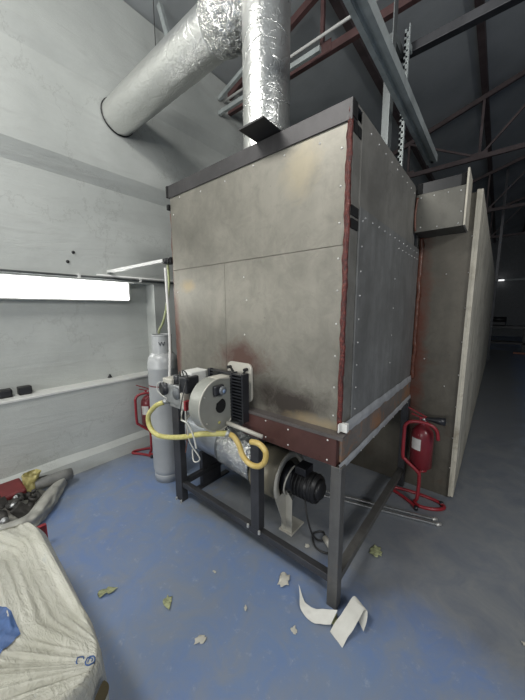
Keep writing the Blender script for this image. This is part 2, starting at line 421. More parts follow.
# hanging channel with perforated hangers
t = thing('galvanised_channel', 'long galvanised steel channel hanging overhead, slanting across above the oven corner', 'channel', (-.05,-.9,2.8))
chy0, chy1 = -.9, 1.93
xl, xr = -.105, -.022
pr_ = [(xl,2.80),(xl,2.865),(xl+.006,2.865),(xl+.006,2.806),(xl+.03,2.806),(xl+.034,2.83),(xr-.034,2.83),(xr-.03,2.806),(xr-.006,2.806),(xr-.006,2.865),(xr,2.865),(xr,2.80),(xr-.026,2.80),(xr-.032,2.824),(xl+.032,2.824),(xl+.026,2.80)]
obj('channel_web', MB().prism([(x,chy0,z) for x, z in pr_], V((0,chy1-chy0,0))), M['galv'], t)
obj('channel_lip', MB().box(xl+.006,xl+.022,chy0,chy1,2.862,2.865).box(xr-.022,xr-.006,chy0,chy1,2.862,2.865), M['galv'], t)
tag(obj('steel_upright', MB().box(-.235,-.175,1.04,1.075,2.345,3.30).box(-.18,-.174,1.0,1.075,2.345,4.0).box(-.235,-.175,1.06,1.24,3.30,3.36), M['galvdark'], loc=(-.2,1.05,2.345)),
    'grey steel upright standing on the oven roof behind the hanging channel', 'upright')
t = thing('perforated_hanger', 'pale perforated angle strip hanging right of the grey upright', 'hanger', (-.13,1.2,2.42))
def perf():
    m = MB(); x0 = -.150; 
    y = 1.17
    # strip built as rails and rungs so the holes are open
    m.box(x0, x0+.013, y, y+.003, 2.45, 3.42).box(x0+.027, x0+.040, y, y+.003, 2.45, 3.42)
    for k in range(24): m.box(x0, x0+.040, y, y+.003, 2.45+k*.04, 2.45+k*.04+.026)
    m.box(x0+.037, x0+.040, y-.03, y+.003, 2.45, 3.42)
    return m
obj('strip', perf(), M['galv'], t)
obj('top_tie', MB().box(-.150,-.114,1.173,1.25,3.30,3.34), M['galv'], t)
obj('foot_plate', MB().box(-.172,-.09,1.02,1.166,2.435,2.45).box(-.22,-.09,1.15,1.166,2.38,2.435).box(-.172,-.155,1.04,1.06,2.345,2.436), M['galv'], t)
for k in range(2): obj('bolt', MB().cyl((-.155+.045*k,1.1,2.45),(-.155+.045*k,1.1,2.465),.012,seg=6), M['bolt'], t)

# ------------------------------------------------------------ oven chamber
W, D, ZT = 1.314, 1.30, 2.344
oven = thing('steel_oven', 'large square sheet steel oven chamber raised on a dark steel leg frame', 'oven', (-.657,.6,0))
ZP = 2.265; ZB = .915; SE = 1.775
def panel(name, mat, x0,x1,y0,y1,z0,z1, bev=.0015, label=None): return obj(name, MB().box(x0,x1,y0,y1,z0,z1,bev), mat, oven, label)
panel('front_panel', M['front'], -W, -.015, 0, .012, SE+.001, ZP)
panel('front_panel', M['front'], -W, -.78, 0.0, .012, ZB, SE-.001)
panel('front_panel', M['front'], -.778, -.015, 0.0, .012, ZB, SE-.001)
panel('top_trim', M['trim'], -W-.01, .0, -.008, .05, ZP-.002, ZT)
panel('top_trim', M['side'], -.012, .0, .05, 1.16, ZT-.012, ZT)
panel('roof_panel', M['galvdark'], -W, -.012, .05, 1.16, ZT-.012, ZT-.002)
panel('left_panel', M['side'], -W-.012, -W+.0, .08, D, ZB, ZP+.04)
panel('rear_panel', M['side'], -W, -.0, D-.012, D, ZB, ZT-.014)
panel('inner_floor', M['frame'], -W+.02, -.03, .02, D-.02, .765, .80)
# corner columns: grey recessed tube face between red seam and right hand panel
panel('corner_post', M['side'], -.045, -.001, .012, .10, ZB, ZP+.02)
panel('corner_post', M['trim'], -W-.025, -W+.03, .014, .075, ZB-.12, ZP-.03)
# side panels
panel('side_panel', M['side'], -.003, .004, .094, 1.153, 1.93, ZT-.014)
panel('side_panel', M['side2'], .0, .009, .094, 1.325, .955, 1.95)
# light dented strips and rusty skirt on the right
def strip(y0, y1, za, zb, h, x=.012):
    def fn(u, v):
        y = y0+u*(y1-y0); z = za+(zb-za)*u + v*h
        return V((x+.005*math.sin(v*PI)+.004*noise.noise(V((u*14, v*3, 1))), y, z+.004*noise.noise(V((u*10, 3, v)))))
    return MB().grid(60, 7, fn)
obj('edge_strip', strip(.0, 1.325, .905, .895, .062), M['bar'], oven, 'pale dented strip')
panel('skirt_panel', M['skirt'], .0, .012, -.02, 1.325, .775, .915)
obj('edge_strip', strip(-.055, 1.325, .735, .745, .045, .016), M['bar'], oven, 'pale dented strip')
# red sealant seams
def seam(x, y, z0, z1, r=.013, seed=0):
    m = MB(); n = int((z1-z0)/.012)
    t = bmesh.new(); rings = []
    for i in range(n+1):
        z = z0+(z1-z0)*i/n; ring = []
        for k in range(8):
            a = 2*PI*k/8; rr = r*(1+.45*noise.noise(V((z*26+seed, k*.8, seed))))
            ring.append(t.verts.new((x+rr*math.cos(a)+.006*noise.noise(V((z*9,seed,0))), y+rr*.6*math.sin(a), z)))
        rings.append(ring)
    for A, B in zip(rings, rings[1:]):
        for k in range(8): t.faces.new((A[k],A[(k+1)%8],B[(k+1)%8],B[k]))
    t.faces.new(rings[0][::-1]); t.faces.new(rings[-1])
    return m._add(t, None, True)
obj('seam', seam(-.012, .0, ZB, ZT-.03), M['seal'], oven, 'lumpy dark red sealant seam')
obj('seam', seam(-W-.002, .006, ZB, ZP-.1, .009, 5), M['sealbrown'], oven, 'thin brown sealant seam on the left edge')
obj('seam', seam(.022, 1.315, .93, 2.03, .016, 9), M['sealbrown'], oven, 'brown sealant seam where oven meets tunnel')
# black open tube ends
for (x0,x1,y0,y1,z0,z1) in [(-.004,.003,-.004,.040,2.275,2.34),(-.004,.003,.012,.048,2.222,2.264),(-.004,.003,.054,.09,2.222,2.264),
                            (-.004,.003,.012,.09,1.898,1.940),(-.004,.003,.012,.09,1.845,1.887)]:
    obj('tube_end', MB().box(x0,x1,y0,y1,z0,z1,.001), M['blackhole'], oven, 'open black tube end')
for (z0,z1) in [(2.27,2.345),(2.19,2.225),(1.83,1.87)]:
    obj('tube_end', MB().box(-W-.03,-W-.008,-.012,.03,z0,z1,.002), M['blackhole'], oven, 'black tube end on the left edge')
# plate tab on the top front edge
obj('flange_plate', MB().box(-.515,-.365,-.135,.03,2.348,2.356), M['black'], oven, 'black plate jutting over the front edge')
# beam below the front panel
obj('ledge_plate', MB().box(-.585,.030,-.056,.0,.912,.918).box(-.585,.03,-.056,-.052,.90,.912), M['ledge'], oven, 'scuffed ledge above the brown beam')
obj('front_beam', MB().box(-.60,.0,-.052,-.004,.764,.911,.002), M['brown'], oven, 'red-brown primed beam with bolts')
obj('front_beam', MB().box(-W+.02,-.60,-.012,.04,.79,.915,.002), M['frame'], oven)
obj('corner_bracket', MB().box(-.002,.03,-.01,.012,.925,.965).box(-.006,.0,-.03,.0,.925,.965), M['white'], oven, 'small white angle bracket')
# legs and rails
LEGS = [(-.025,.029,-.052,.002),(-W-.032,-W+.054,-.052,.002),(-.025,.029,1.24,1.294),(-W,-W+.054,1.24,1.294)]
for i, (x0,x1,y0,y1) in enumerate(LEGS):
    obj('leg', MB().box(x0,x1,y0,y1,.0,.91 if i == 1 else .764,.003), M['leglight'] if i == 0 else M['frame'], oven)
obj('leg', MB().box(-.54,-.475,-.052,.002,.165,.764,.003), M['frame'], oven, 'middle leg standing on the front rail')
for i, x in enumerate((-W-.01, -W+.05, -.555, -.465)):
    z = .0 if i < 2 else .165
    obj('foot_bolt', MB().cyl((x,-.062,z),(x,-.062,z+.02),.008,seg=6), M['bolt'], oven)
obj('rail', MB().box(-W+.054,-.025,-.045,-.005,.125,.165,.002), M['frame'], oven)
obj('rail', MB().box(-.02,.025,.0,1.25,.125,.165,.002), M['leglight'], oven)
obj('rail', MB().box(-W+.01,-W+.05,.0,1.25,.125,.165,.002), M['frame'], oven)
# rivets: one mesh, many children
rv = MB().lathe([(.005,0),(.0045,.002),(.0025,.0035),(0,.004)], seg=8).mesh('rivet'); rv.materials.append(M['bolt'])
def rivet(x, y, z, n, parent):
    o = bpy.data.objects.new('rivet', rv); C.objects.link(o); o.parent = parent
    o.location = V((x,y,z))-V(root_of(parent).location); o.rotation_euler = V(n).to_track_quat('Z','Y').to_euler()
for z in [.99,1.13,1.28,1.43,1.58,1.72,1.87,2.02,2.17]: rivet(-.045,0,z,(0,-1,0),oven)
for x in [-1.2,-.98,-.76,-.54,-.34,-.15]: rivet(x,0,2.235+.012*math.sin(x*9),(0,-1,0),oven)
for x, z in [(-1.28,2.15),(-.62,1.68),(-.60,1.55),(-.62,1.35),(-1.27,1.62)]: rivet(x,0,z,(0,-1,0),oven)
for i in range(9): rivet(.009,.13,1.0+i*.112,(1,0,0),oven)
for i in range(12): rivet(.009,.16+i*.098,1.915,(1,0,0),oven)
for i in range(7): rivet(.009,.75+i*.085,1.87,(1,0,0),oven)
for i in range(9): rivet(.004,.2+i*.11,2.29-.0*i,(1,0,0),oven)
for z in [1.15,1.33,1.5,1.68]: rivet(.009,.70,z,(1,0,0),oven)
for x, z in [(-.56,.88),(-.42,.885),(-.27,.875),(-.045,.885),(-.57,.80),(-.42,.79),(-.27,.79),(-.045,.785)]: rivet(x,-.052,z,(0,-1,0),oven)
for i in range(6): rivet(.026,.2+i*.2,.755,(1,0,0),oven)

# ------------------------------------------------------------ tunnel with hood box
tun = thing('insulated_tunnel', 'long tall sheet metal tunnel behind the oven with a pale insulated side', 'tunnel', (-.3,5,0))
TY0, TY1, TX, TZ = 1.327, 8.6, .375, 2.30
obj('front_wall', MB().box(-1.6,TX-.03,TY0,TY0+.02,0.0,TZ-.01,.002), M['tunnel'], tun)
obj('side_wall', MB().box(TX-.028,TX+.0,TY0-.012,TY1,0.02,TZ,.002), M['edge'], tun, 'pale streaked insulated side panel')
obj('edge_strip', MB().box(TX-.034,TX-.02,TY0-.02,TY0-.012,0.02,TZ-.0,.001), M['edge'], tun)
obj('roof_panel', MB().box(-1.6,TX-.03,TY0+.02,TY1,TZ-.04,TZ-.012), M['galvdark'], tun)
obj('rear_wall', MB().box(-1.6,TX-.03,TY1-.02,TY1,0,TZ-.04), M['tunnel'], tun)
obj('left_wall', MB().box(-1.62,-1.6,TY0,TY1,0,TZ-.04), M['tunnel'], tun)
HZ0, HZ1, HX, HY = 2.03, 2.28, .303, 1.10
hd = obj('hood_box', MB().box(.012,HX-.006,HY,TY0,HZ0,HZ1,.002), M['hood'], tun)
obj('hood_side', MB().box(HX-.005,HX+.006,HY-.008,TY0,HZ0+.0,2.375,.002), M['edge'], hd, 'pale side sheet')
obj('hood_frame', MB().box(.012,HX-.006,HY+.012,HY+.05,HZ1+.002,2.355,.002), M['black'], hd)
for x in (.014,HX-.035): obj('tube_end', MB().box(x,x+.03,HY+.004,HY+.012,HZ1+.005,2.355), M['blackhole'], hd)
obj('hood_seam', MB().tube([(.02,HY-.0,2.26),(.012,HY-.004,2.15),(.018,HY,2.04)],.007), M['sealbrown'], hd)
for z in [.25,.5,.75,1.0,1.25,1.5,1.75,2.0]: rivet(TX-.04,TY0-.001,z,(0,-1,0),tun)
for x, z in [(.04,2.255),(.12,2.255),(.2,2.255),(.27,2.25),(.28,2.12),(.05,2.06),(.15,2.05),(.27,2.05)]: rivet(x,HY,z,(0,-1,0),tun)
for x, z in [(.2,1.75),(.1,1.1),(.25,.9)]: rivet(x,TY0-.001,z,(0,-1,0),tun)

# ------------------------------------------------------------ silver duct
dz, dyy, dr, dx = 3.27, .225, .147, -.632
duct = thing('silver_duct', 'silver foil insulated duct from the wall, joining the upright duct on the oven roof', 'duct', (dx,dyy,2.344))
def wr(seed, amp, a, b, r, n=90, m=48):
    a, b = V(a), V(b); d = (b-a).normalized(); u0 = d.orthogonal().normalized(); w0 = d.cross(u0); L = (b-a).length
    def fn(u, v):
        th = 2*PI*u; s = v*L
        k = noise.noise(V((math.cos(th)*2.4, math.sin(th)*2.4, s*5+seed))) + .6*noise.noise(V((math.cos(th)*6, math.sin(th)*6, s*14+seed)))
        rr = r+amp*k
        return a+d*s+rr*(math.cos(th)*u0+math.sin(th)*w0)
    return MB().grid(m, n, fn, closed_u=True)
obj('horizontal_run', wr(2,.0025,(WX+.062,.185,dz-.01),(dx-.36,dyy,dz+.02),dr,120,56), M['foil'], duct)
obj('vertical_run', wr(7,.0016,(dx,dyy,2.344),(dx,dyy,3.74),dr-.010,120,56), M['foil'], duct)
obj('top_cap', MB().cyl((dx,dyy,3.735),(dx,dyy,3.75),dr), M['foil'], duct)
def joint(u, v):
    th = 2*PI*u; x = dx-.42+v*.34; bulge = .030*math.sin(min(1, v*1.15)*PI)
    k = noise.noise(V((math.cos(th)*5, math.sin(th)*5, v*9)))+.7*noise.noise(V((math.cos(th)*12, math.sin(th)*12, v*22)))
    rr = dr+.004+bulge+.014*k*(.3+math.sin(v*PI))
    return V((x, dyy+rr*math.cos(th), dz+.02+.02*v+rr*math.sin(th)))
obj('crumpled_joint', MB().grid(72, 60, joint, closed_u=True), M['foilcrinkle'], duct, 'crumpled foil joint')
obj('wall_collar', MB().tube([V((WX+.066,.185,dz-.01))+V((0,math.cos(a)*(dr+.002),math.sin(a)*(dr+.002))) for a in [2*PI*i/28 for i in range(28)]],.006,sub=1,closed=True), M['black'], duct, 'dark rim at the wall')
for k, (z, tl, a0, a1) in enumerate([(2.47,.15,-2.6,.2),(2.60,.30,-2.9,-.1),(2.66,-.12,-2.2,.4),(2.80,.42,-2.7,-.5),(2.93,.25,-2.9,.1),(3.08,.5,-2.4,.2)]):
    rr = dr-.0095
    obj('tape_crease', MB().tube([V((dx,dyy,z))+V((math.cos(a)*rr,math.sin(a)*rr,tl*.3*math.cos(a+1)+.008*noise.noise(V((a*3,k,0))))) for a in [a0+(a1-a0)*i/20 for i in range(21)]],.002,seg=6,sub=1), M['foilcrinkle'], duct)
tag(obj('hanger_wire', MB().cyl((-2.0,dyy+.16,3.3),(-2.0,dyy+.16,4.36),.004,seg=6), M['wire'], loc=(-2.0,dyy+.16,3.3)), 'thin dark wire hanging from the roof behind the horizontal silver duct', 'wire')

# ------------------------------------------------------------ burner
bx0, bx1 = -.745, -.65
br = thing('gas_burner', 'grey gas burner with round fan housing bolted to the oven front', 'burner', (-.66,0,.86))
# mounting plate
def rrect(cx, cz, w, h, r, y, n=6):
    P = []
    for (sx, sz, a0) in ((1,1,0),(-1,1,PI/2),(-1,-1,PI),(1,-1,3*PI/2)):
        for k in range(n+1):
            a = a0+PI/2*k/n; P.append((cx+sx*(w/2-r)+r*math.cos(a), y, cz+sz*(h/2-r)+r*math.sin(a)))
    return P
mp_ = obj('mounting_plate', MB().prism(rrect(-.655,1.063,.20,.235,.035,-.001), V((0,-.016,0)), .003), M['cream'], br, 'cream cast mounting plate')
for sx in (-1,1):
    for sz in (-1,1):
        obj('stud', MB().cyl((-.655+sx*.068,-.016,1.063+sz*.085),(-.655+sx*.068,-.045,1.063+sz*.085),.010,seg=6), M['black'], mp_)
        obj('clamp_bar', MB().beam((-.655+sx*.068,-.021,1.063+sz*.085),(-.655+sx*.035,-.021,1.063+sz*.05),.014,.008), M['black'], mp_)
obj('blast_tube', MB().cyl((-.705,-.11,1.04),(-.705,-.015,1.04),.043), M['alu'], br)
# finned flange (parallel to the oven front)
fl = MB()
gx0, gx1, gz0, gz1 = -.845, -.545, .85, 1.135
fl.box(gx0,gx0+.02,-.10,-.075,gz0+.18,gz1); fl.box(gx1-.012,gx1,-.10,-.05,gz0,gz1); fl.box(gx1-.10,gx1-.09,-.10,-.05,gz0,gz1)
for k in range(15):
    z = gz0+.012+k*(gz1-gz0-.02)/14
    fl.box(gx0 if z > 1.03 else gx1-.11, gx1-.004, -.098,-.06,z-.0035,z+.0035)
obj('finned_flange', fl, M['darkplastic'], br, 'black finned flange')
obj('flange_plate', MB().box(gx0+.05,gx1-.02,-.060,-.054,gz0+.01,gz1-.01), M['galvdark'], br)
# volute housing: flat face towards +x
def volute(x, s=1.0):
    cy, cz, r = -.185, .962, .142*s
    P = []
    for k in range(25):
        a = math.radians(78)+math.radians(215)*k/24
        P.append((x, cy+r*math.cos(a)*1.0, cz+r*math.sin(a)*1.06))
    P += [(x,-.10,.855+ (1-s)*.1),(x,-.070,.895),(x,-.070,1.10-(1-s)*.1),(x,-.13,1.105-(1-s)*.1)]
    return P
hs = obj('fan_housing', MB().prism(volute(bx1), V((bx0-bx1,0,0)), .006), M['burner'], br)
obj('housing_rim', MB().tube([(bx1+.001,p[1],p[2]) for p in volute(bx1,1.01)], .0045, sub=1, closed=True, seg=6), M['cream'], hs)
obj('top_cover', MB().box(bx0+.01,bx1-.005,-.19,-.07,1.102,1.114,.003), M['cream'], br, 'cream top cover')
kb = obj('motor_cap', MB().box(bx1,bx1+.028,-.235,-.165,1.025,1.085,.01), M['darkplastic'], hs, 'dark motor cap')
obj('sight_glass', MB().lathe([(.024,0),(.024,.012),(.02,.016),(0,.016)], (bx1+.026,-.185,1.052),(1,0,0),20), M['greyplastic'], kb)
obj('dial', MB().lathe([(.010,0),(.010,.003),(0,.003)], (bx1+.042,-.185,1.050),(1,0,0),14), simple('blue_dial',(.2,.28,.42),.3), kb)
nt_ = [(bx1+.0005,-.175+.038*math.cos(a),.955+.042*math.sin(a)) for a in [math.radians(-170+k*22) for k in range(12)]]+[(bx1+.0005,-.205,.975)]
obj('air_opening', MB().prism(nt_, V((.002,0,0))), M['blackhole'], hs, 'dark notched air opening')
obj('yellow_screw', MB().cyl((bx1,-.19,.86),(bx1+.006,-.19,.86),.008,seg=10), M['hose'], hs)
for (yy, zz) in [(-.09,1.08),(-.09,.91),(-.29,1.03),(-.28,.88)]:
    obj('screw', MB().cyl((bx1,yy,zz),(bx1+.004,yy,zz),.005,seg=8), M['bolt'], hs)
# support below
obj('tray', MB().box(-.80,-.60,-.13,-.06,.828,.84,.002), M['galvdark'], br)
obj('tray_pipe', MB().cyl((-.64,-.14,.845),(-.42,-.08,.80),.012), M['cream'], br)
# gas train left of the housing
gt = obj('gas_valve_block', MB().box(-1.10,-.92,-.24,-.13,.90,1.03,.006).box(-1.08,-.86,-.23,-.15,.875,.905,.004), M['alu'], br, 'cast grey gas valve block')
obj('valve_cover', MB().box(-1.12,-1.02,-.25,-.14,1.03,1.062,.006), M['cream'], gt)
obj('solenoid', MB().cyl((-1.115,-.255,.99),(-1.115,-.215,.99),.045,seg=20).box(-1.15,-1.08,-.24,-.18,.955,1.03,.008), M['darkplastic'], gt, 'black solenoid')
obj('solenoid', MB().cyl((-1.02,-.20,1.03),(-1.02,-.20,1.085),.03,seg=16), M['darkplastic'], gt)
obj('pressure_switch', MB().cyl((-.97,-.255,.98),(-.97,-.235,.98),.036,seg=20), M['greyplastic'], gt)
obj('hose_nipple', MB().lathe([(.022,0),(.022,.02),(.014,.022),(.014,.04),(.018,.045),(.018,.055),(.011,.06),(.011,.085)],(-1.10,-.21,.90),(-1,-.2,-.25),14), M['alu'], gt, 'stacked brass-grey nipple')
obj('control_box', MB().box(-.985,-.88,-.20,-.07,1.03,1.118,.006), M['white'], br, 'white topped control box')
obj('transformer', MB().box(-.93,-.855,-.255,-.16,1.0,1.10,.008), M['darkplastic'], br, 'black transformer')
obj('relay', MB().box(-.91,-.875,-.265,-.225,.955,1.0,.003), M['cream'], br)
obj('relay', MB().box(-.91,-.875,-.265,-.225,.905,.95,.003), M['cream'], br)
obj('connector', MB().box(-.872,-.853,-.27,-.23,.90,.96,.003), M['redtube'], br, 'red connector')
random.seed(3)
for (pts, mt, r) in [
    ([(-.93,-.22,1.10),(-.91,-.24,1.135),(-.86,-.25,1.13),(-.85,-.24,1.08)], 'wire', .004),
    ([(-1.0,-.2,1.08),(-.97,-.22,1.115),(-.93,-.25,1.08),(-.91,-.265,1.0)], 'wire', .004),
    ([(-1.12,-.24,1.03),(-1.16,-.26,1.02),(-1.17,-.26,.97),(-1.13,-.25,.94),(-1.08,-.25,.93)], 'wirew', .0035),
    ([(-.86,-.265,.92),(-.855,-.265,.82),(-.85,-.25,.70),(-.80,-.22,.60),(-.86,-.22,.56),(-.90,-.20,.62)], 'wirew', .004),
    ([(-.865,-.255,.91),(-.87,-.255,.80),(-.88,-.25,.70),(-.93,-.23,.60)], 'wireb', .0035),
    ([(-.85,-.26,1.08),(-.82,-.31,1.0),(-.83,-.32,.92),(-.86,-.30,.86)], 'wire', .0035),
    ([(-.93,-.24,.88),(-.90,-.27,.84),(-.84,-.27,.83),(-.80,-.26,.76),(-.79,-.25,.68)], 'wirew', .0055),
    ]:
    obj('cable', MB().tube(pts, r, seg=8), M[mt], br)
# hoses
hz = thing('yellow_hose', 'thick yellow gas hose looping left of the burner and under it to a second loop', 'hose', (-1.1,-.25,.65))
obj('hose_run', MB().tube([(-1.165,-.225,.878),(-1.22,-.25,.85),(-1.31,-.26,.76),(-1.292,-.26,.675),(-1.18,-.26,.650),(-.96,-.25,.70),(-.76,-.24,.775),(-.66,-.22,.80),(-.60,-.17,.80)], .0165, seg=14), M['hose'], hz)
obj('hose_run', MB().tube([(-.60,-.17,.80),(-.57,-.155,.785),(-.535,-.15,.745),(-.507,-.15,.692),(-.455,-.15,.660),(-.392,-.15,.668),(-.348,-.15,.712),(-.343,-.15,.768),(-.388,-.15,.797),(-.45,-.14,.785)], .0155, seg=14), M['hose2'], hz, 'amber tinted loop of the hose')
obj('hose_clamp', MB().cyl((-.61,-.175,.802),(-.595,-.165,.795),.021,seg=16), M['alu'], hz)
tag(obj('white_conduit', MB().tube([(-1.385,-.02,1.80),(-1.378,-.02,1.55),(-1.36,-.03,1.23),(-1.36,-.05,.97),(-1.3,-.10,.94),(-1.12,-.18,1.0)], .010, seg=10), M['white_gas_hose'], loc=(-1.36,-.05,.95)),
    'thin white conduit running down the left edge of the oven to the burner', 'conduit')
tag(obj('green_hose', MB().tube([(-1.43,.03,1.85),(-1.455,.05,1.70),(-1.50,.05,1.53),(-1.58,.06,1.40),(-1.66,.07,1.33),(-1.69,.08,1.30)], .0095, seg=10), M['hosegreen'], loc=(-1.69,.08,1.3)),
    'pale green gas hose curving from the cylinder valve up to the bracket', 'hose')
bw = thing('wall_bracket_bar', 'white angle bar bridging from the left wall to the oven corner', 'bar', (-1.9,0,1.86))
obj('angle_bar', MB().box(WX+.001,-1.345,.0,.035,1.848,1.872,.002), M['white'], bw)
obj('clamp', MB().box(-1.42,-1.35,-.02,.05,1.83,1.868,.004).cyl((-1.385,-.03,1.845),(-1.385,.05,1.845),.016), M['black'], bw, 'black clamp')
cd = thing('wall_conduit', 'thin grey conduit running along the wall just above the bright window strip', 'conduit', (WX,-3,1.80))
obj('pipe', MB().cyl((WX+.02,-7,1.795),(WX+.02,2.2,1.795),.011,seg=12), M['galvdark'], cd)
obj('pipe', MB().cyl((WX+.02,-.1,1.82),(WX+.02,1.6,1.82),.009,seg=12), M['white'], cd)
for y in (-.9,-.25,.32): obj('clip', MB().box(WX,WX+.034,y-.012,y+.012,1.78,1.815,.003), M['white'], cd)
# sockets on the ledge
for i, (y, lab) in enumerate([(-.825,'black socket box on the ledge at the left picture edge'),(-.695,'black socket box on the ledge, right of the other one')]):
    s = thing('socket_box', lab, 'socket box', (-2.56,y,.785))
    obj('body', MB().box(-2.595,-2.52,y-.045,y+.045,.786,.852,.006), M['black'], s)
    obj('cover', MB().box(-2.52,-2.512,y-.036,y+.036,.795,.845,.004), M['darkplastic'], s)
tag(obj('wall_hook', MB().prism([(-2.598,-.005,.79),(-2.598,.035,.79),(-2.598,.018,.825)],V((.03,0,0)),.002), M['darkplastic'], loc=(-2.6,.015,.79)), 'small dark triangular stub at the back of the ledge', 'hook')
for y, z in [(-.32,1.915),(-.27,2.0),(.03,1.86)]:
    tag(obj('wall_plug', MB().lathe([(.014,0),(.012,.008),(0,.01)],(WX,y,z),(1,0,0),10), M['black'], loc=(WX,y,z)),
        {1.915:'black plug in the upper wall, lower left of the pair',2.0:'black plug in the upper wall, higher of the pair',1.86:'black plug in the wall beside the tip of the white bar'}[z], 'plug')
# ------------------------------------------------------------ gas cylinder
cx, cy = -1.66, .085
gc = thing('gas_cylinder', 'tall pale grey gas cylinder standing at the left edge of the oven', 'gas cylinder', (cx,cy,0))
R = .125
obj('body', MB().lathe([(0,.05),(R*.7,.05),(R*.93,.07),(R,.11),(R,.40),(R+.002,.405),(R+.002,.415),(R,.42),(R,1.0),(R+.003,1.005),(R+.003,1.02),(R,1.03),(R,1.06),(R*.93,1.10),(R*.75,1.13),(R*.4,1.15),(0,1.155)],(cx,cy,0),seg=40), M['cylgrey'], gc)
obj('foot_ring', MB().lathe([(R*.88,0),(R*.92,0),(R*.95,.06),(R*.90,.09),(R*.86,.06),(R*.88,0)],(cx,cy,0),seg=40), M['cylgrey'], gc)
def guard(u, v):
    a = u*2*PI; return V((cx+.082*math.cos(a), cy+.082*math.sin(a), 1.135+v*.15))
g = MB().grid(32,2,guard,closed_u=True); g.grid(32,2,lambda u,v: V((cx+.078*math.cos(u*2*PI),cy+.078*math.sin(u*2*PI),1.135+v*.15)),closed_u=True)
g.tube([(cx+.08*math.cos(a),cy+.08*math.sin(a),1.285) for a in [2*PI*i/24 for i in range(24)]],.006,sub=1,closed=True)
obj('valve_guard', g, M['cylgrey'], gc)
vv = obj('valve', MB().cyl((cx,cy,1.15),(cx,cy,1.24),.016).cyl((cx,cy,1.24),(cx,cy,1.262),.03).cyl((cx,cy,1.21),(cx-.03,cy,1.22),.012), M['alu'], gc)
obj('neck_ring', MB().lathe([(.03,1.15),(.04,1.152),(.03,1.165)],(cx,cy,0),seg=20), M['galvdark'], gc)
def text(name, s, size, loc, rot, mat, parent=None):
    cu = bpy.data.curves.new(name,'FONT'); cu.body = s; cu.size = size; cu.extrude = .0006; cu.align_x='CENTER'; cu.align_y='CENTER'
    o = bpy.data.objects.new(name, cu); C.objects.link(o); dg = bpy.context.evaluated_depsgraph_get()
    me = bpy.data.meshes.new_from_object(o.evaluated_get(dg)); bpy.data.objects.remove(o)
    me.materials.clear(); me.materials.append(mat)
    o = bpy.data.objects.new(name, me); C.objects.link(o); o.rotation_euler = rot
    if parent is not None: o.parent = parent; o.location = V(loc)-V(root_of(parent).location)
    else: o.location = loc
    return o
a = math.atan2(-1.3-cy, .5-cx)
text('letter_mark','W',.05,(cx+.0835*math.cos(a),cy+.0835*math.sin(a),1.215),(PI/2,0,a+PI/2),M['darkplastic'],gc)
obj('stamp_band', MB().lathe([(R+.0008,.86),(R+.0012,.862),(R+.0012,.868),(R+.0008,.87)],(cx,cy,0),seg=40), M['maroon'], gc, 'faint worn red band')

# ------------------------------------------------------------ extinguishers and stands (built facing local -y, hook to +x)
def make_stand(loc, ang, label):
    o = thing('extinguisher_stand', label, 'extinguisher stand', (0,0,0), 'red tube stands')
    r = .0125
    base = [(-.02,-.02,r),(.02,-.055,r),(.10,-.045,r),(.165,-.005,r),(.175,.04,r),(.12,.08,r),(.0,.105,r),(-.11,.11,r),(-.175,.095,r),(-.18,.06,r),(-.12,.02,r),(-.04,-.045,r),(-.01,-.085,r)]
    obj('base_loop', MB().tube(base, r, seg=12), M['redtube'], o)
    obj('upright', MB().tube([(-.02,-.005,r),(-.005,-.03,.05),(0,-.03,.12),(0,-.03,.23),(-.012,-.03,.27),(-.10,-.03,.345),(-.12,-.03,.38),(-.122,-.03,.56),(-.118,-.03,.62),(-.085,-.03,.655),(-.02,-.03,.665),(.05,-.03,.652),(.088,-.03,.615),(.10,-.03,.55)], r, seg=12), M['redtube'], o)
    obj('holder', MB().cyl((0,-.03,.262),(0,.05,.262),.008).cyl((0,.05,.255),(0,.05,.268),.05,seg=20), M['redtube'], o)
    obj('foot', MB().cyl((-.005,-.095,0),(-.005,-.095,.026),.014).cyl((.16,.06,0),(.16,.06,.026),.014), M['darkplastic'], o)
    o.location = loc; o.rotation_euler = (0,0,ang); return o
def make_ext(loc, ang, label):
    o = thing('fire_extinguisher', label, 'fire extinguisher', (0,0,0), 'red fire extinguishers')
    cx, cy = .0, .065; R = .077
    b = obj('body', MB().lathe([(0,.272),(R*.8,.272),(R,.285),(R,.53),(R*.9,.57),(R*.6,.60),(.03,.612),(.02,.62),(0,.62)],(cx,cy,0),seg=32), M['redcyl'], o)
    a0, a1 = math.radians(-150), math.radians(-95)
    obj('label_sticker', MB().grid(10,2,lambda u,v: V((cx+(R+.001)*math.cos(a0+(a1-a0)*u),cy+(R+.001)*math.sin(a0+(a1-a0)*u),.43+v*.09))), M['label'], b, 'white label')
    obj('neck', MB().cyl((cx,cy,.615),(cx,cy,.65),.02), M['alu'], o)
    obj('valve_head', MB().box(cx-.03,cx+.03,cy-.014,cy+.014,.648,.675,.004), M['redtube'], o)
    obj('lever', MB().beam((cx+.02,cy,.678),(cx-.11,cy,.735),.018,.006), M['redtube'], o)
    obj('carry_handle', MB().beam((cx+.01,cy,.66),(cx-.085,cy,.69),.018,.006), M['redtube'], o)
    obj('horn', MB().lathe([(.012,0),(.016,.03),(.026,.08),(.031,.125),(.027,.125),(.010,.02)],(cx+.015,cy-.01,.668),(1,-.1,.03),20), M['darkplastic'], o, 'black horn')
    obj('gauge', MB().cyl((cx,cy-.014,.66),(cx,cy-.022,.66),.012,seg=14), M['alu'], o)
    o.location = loc; o.rotation_euler = (0,0,ang); return o
A2 = math.atan2(1.09+1.2275, .17-.527)-PI/2
st = make_stand((.165,1.10,0), A2, 'red bent tube extinguisher stand on the floor right of the oven, against the tunnel')
ex = make_ext((.165,1.10,0), A2, 'red fire extinguisher with white label held in the stand at right beside the tunnel')
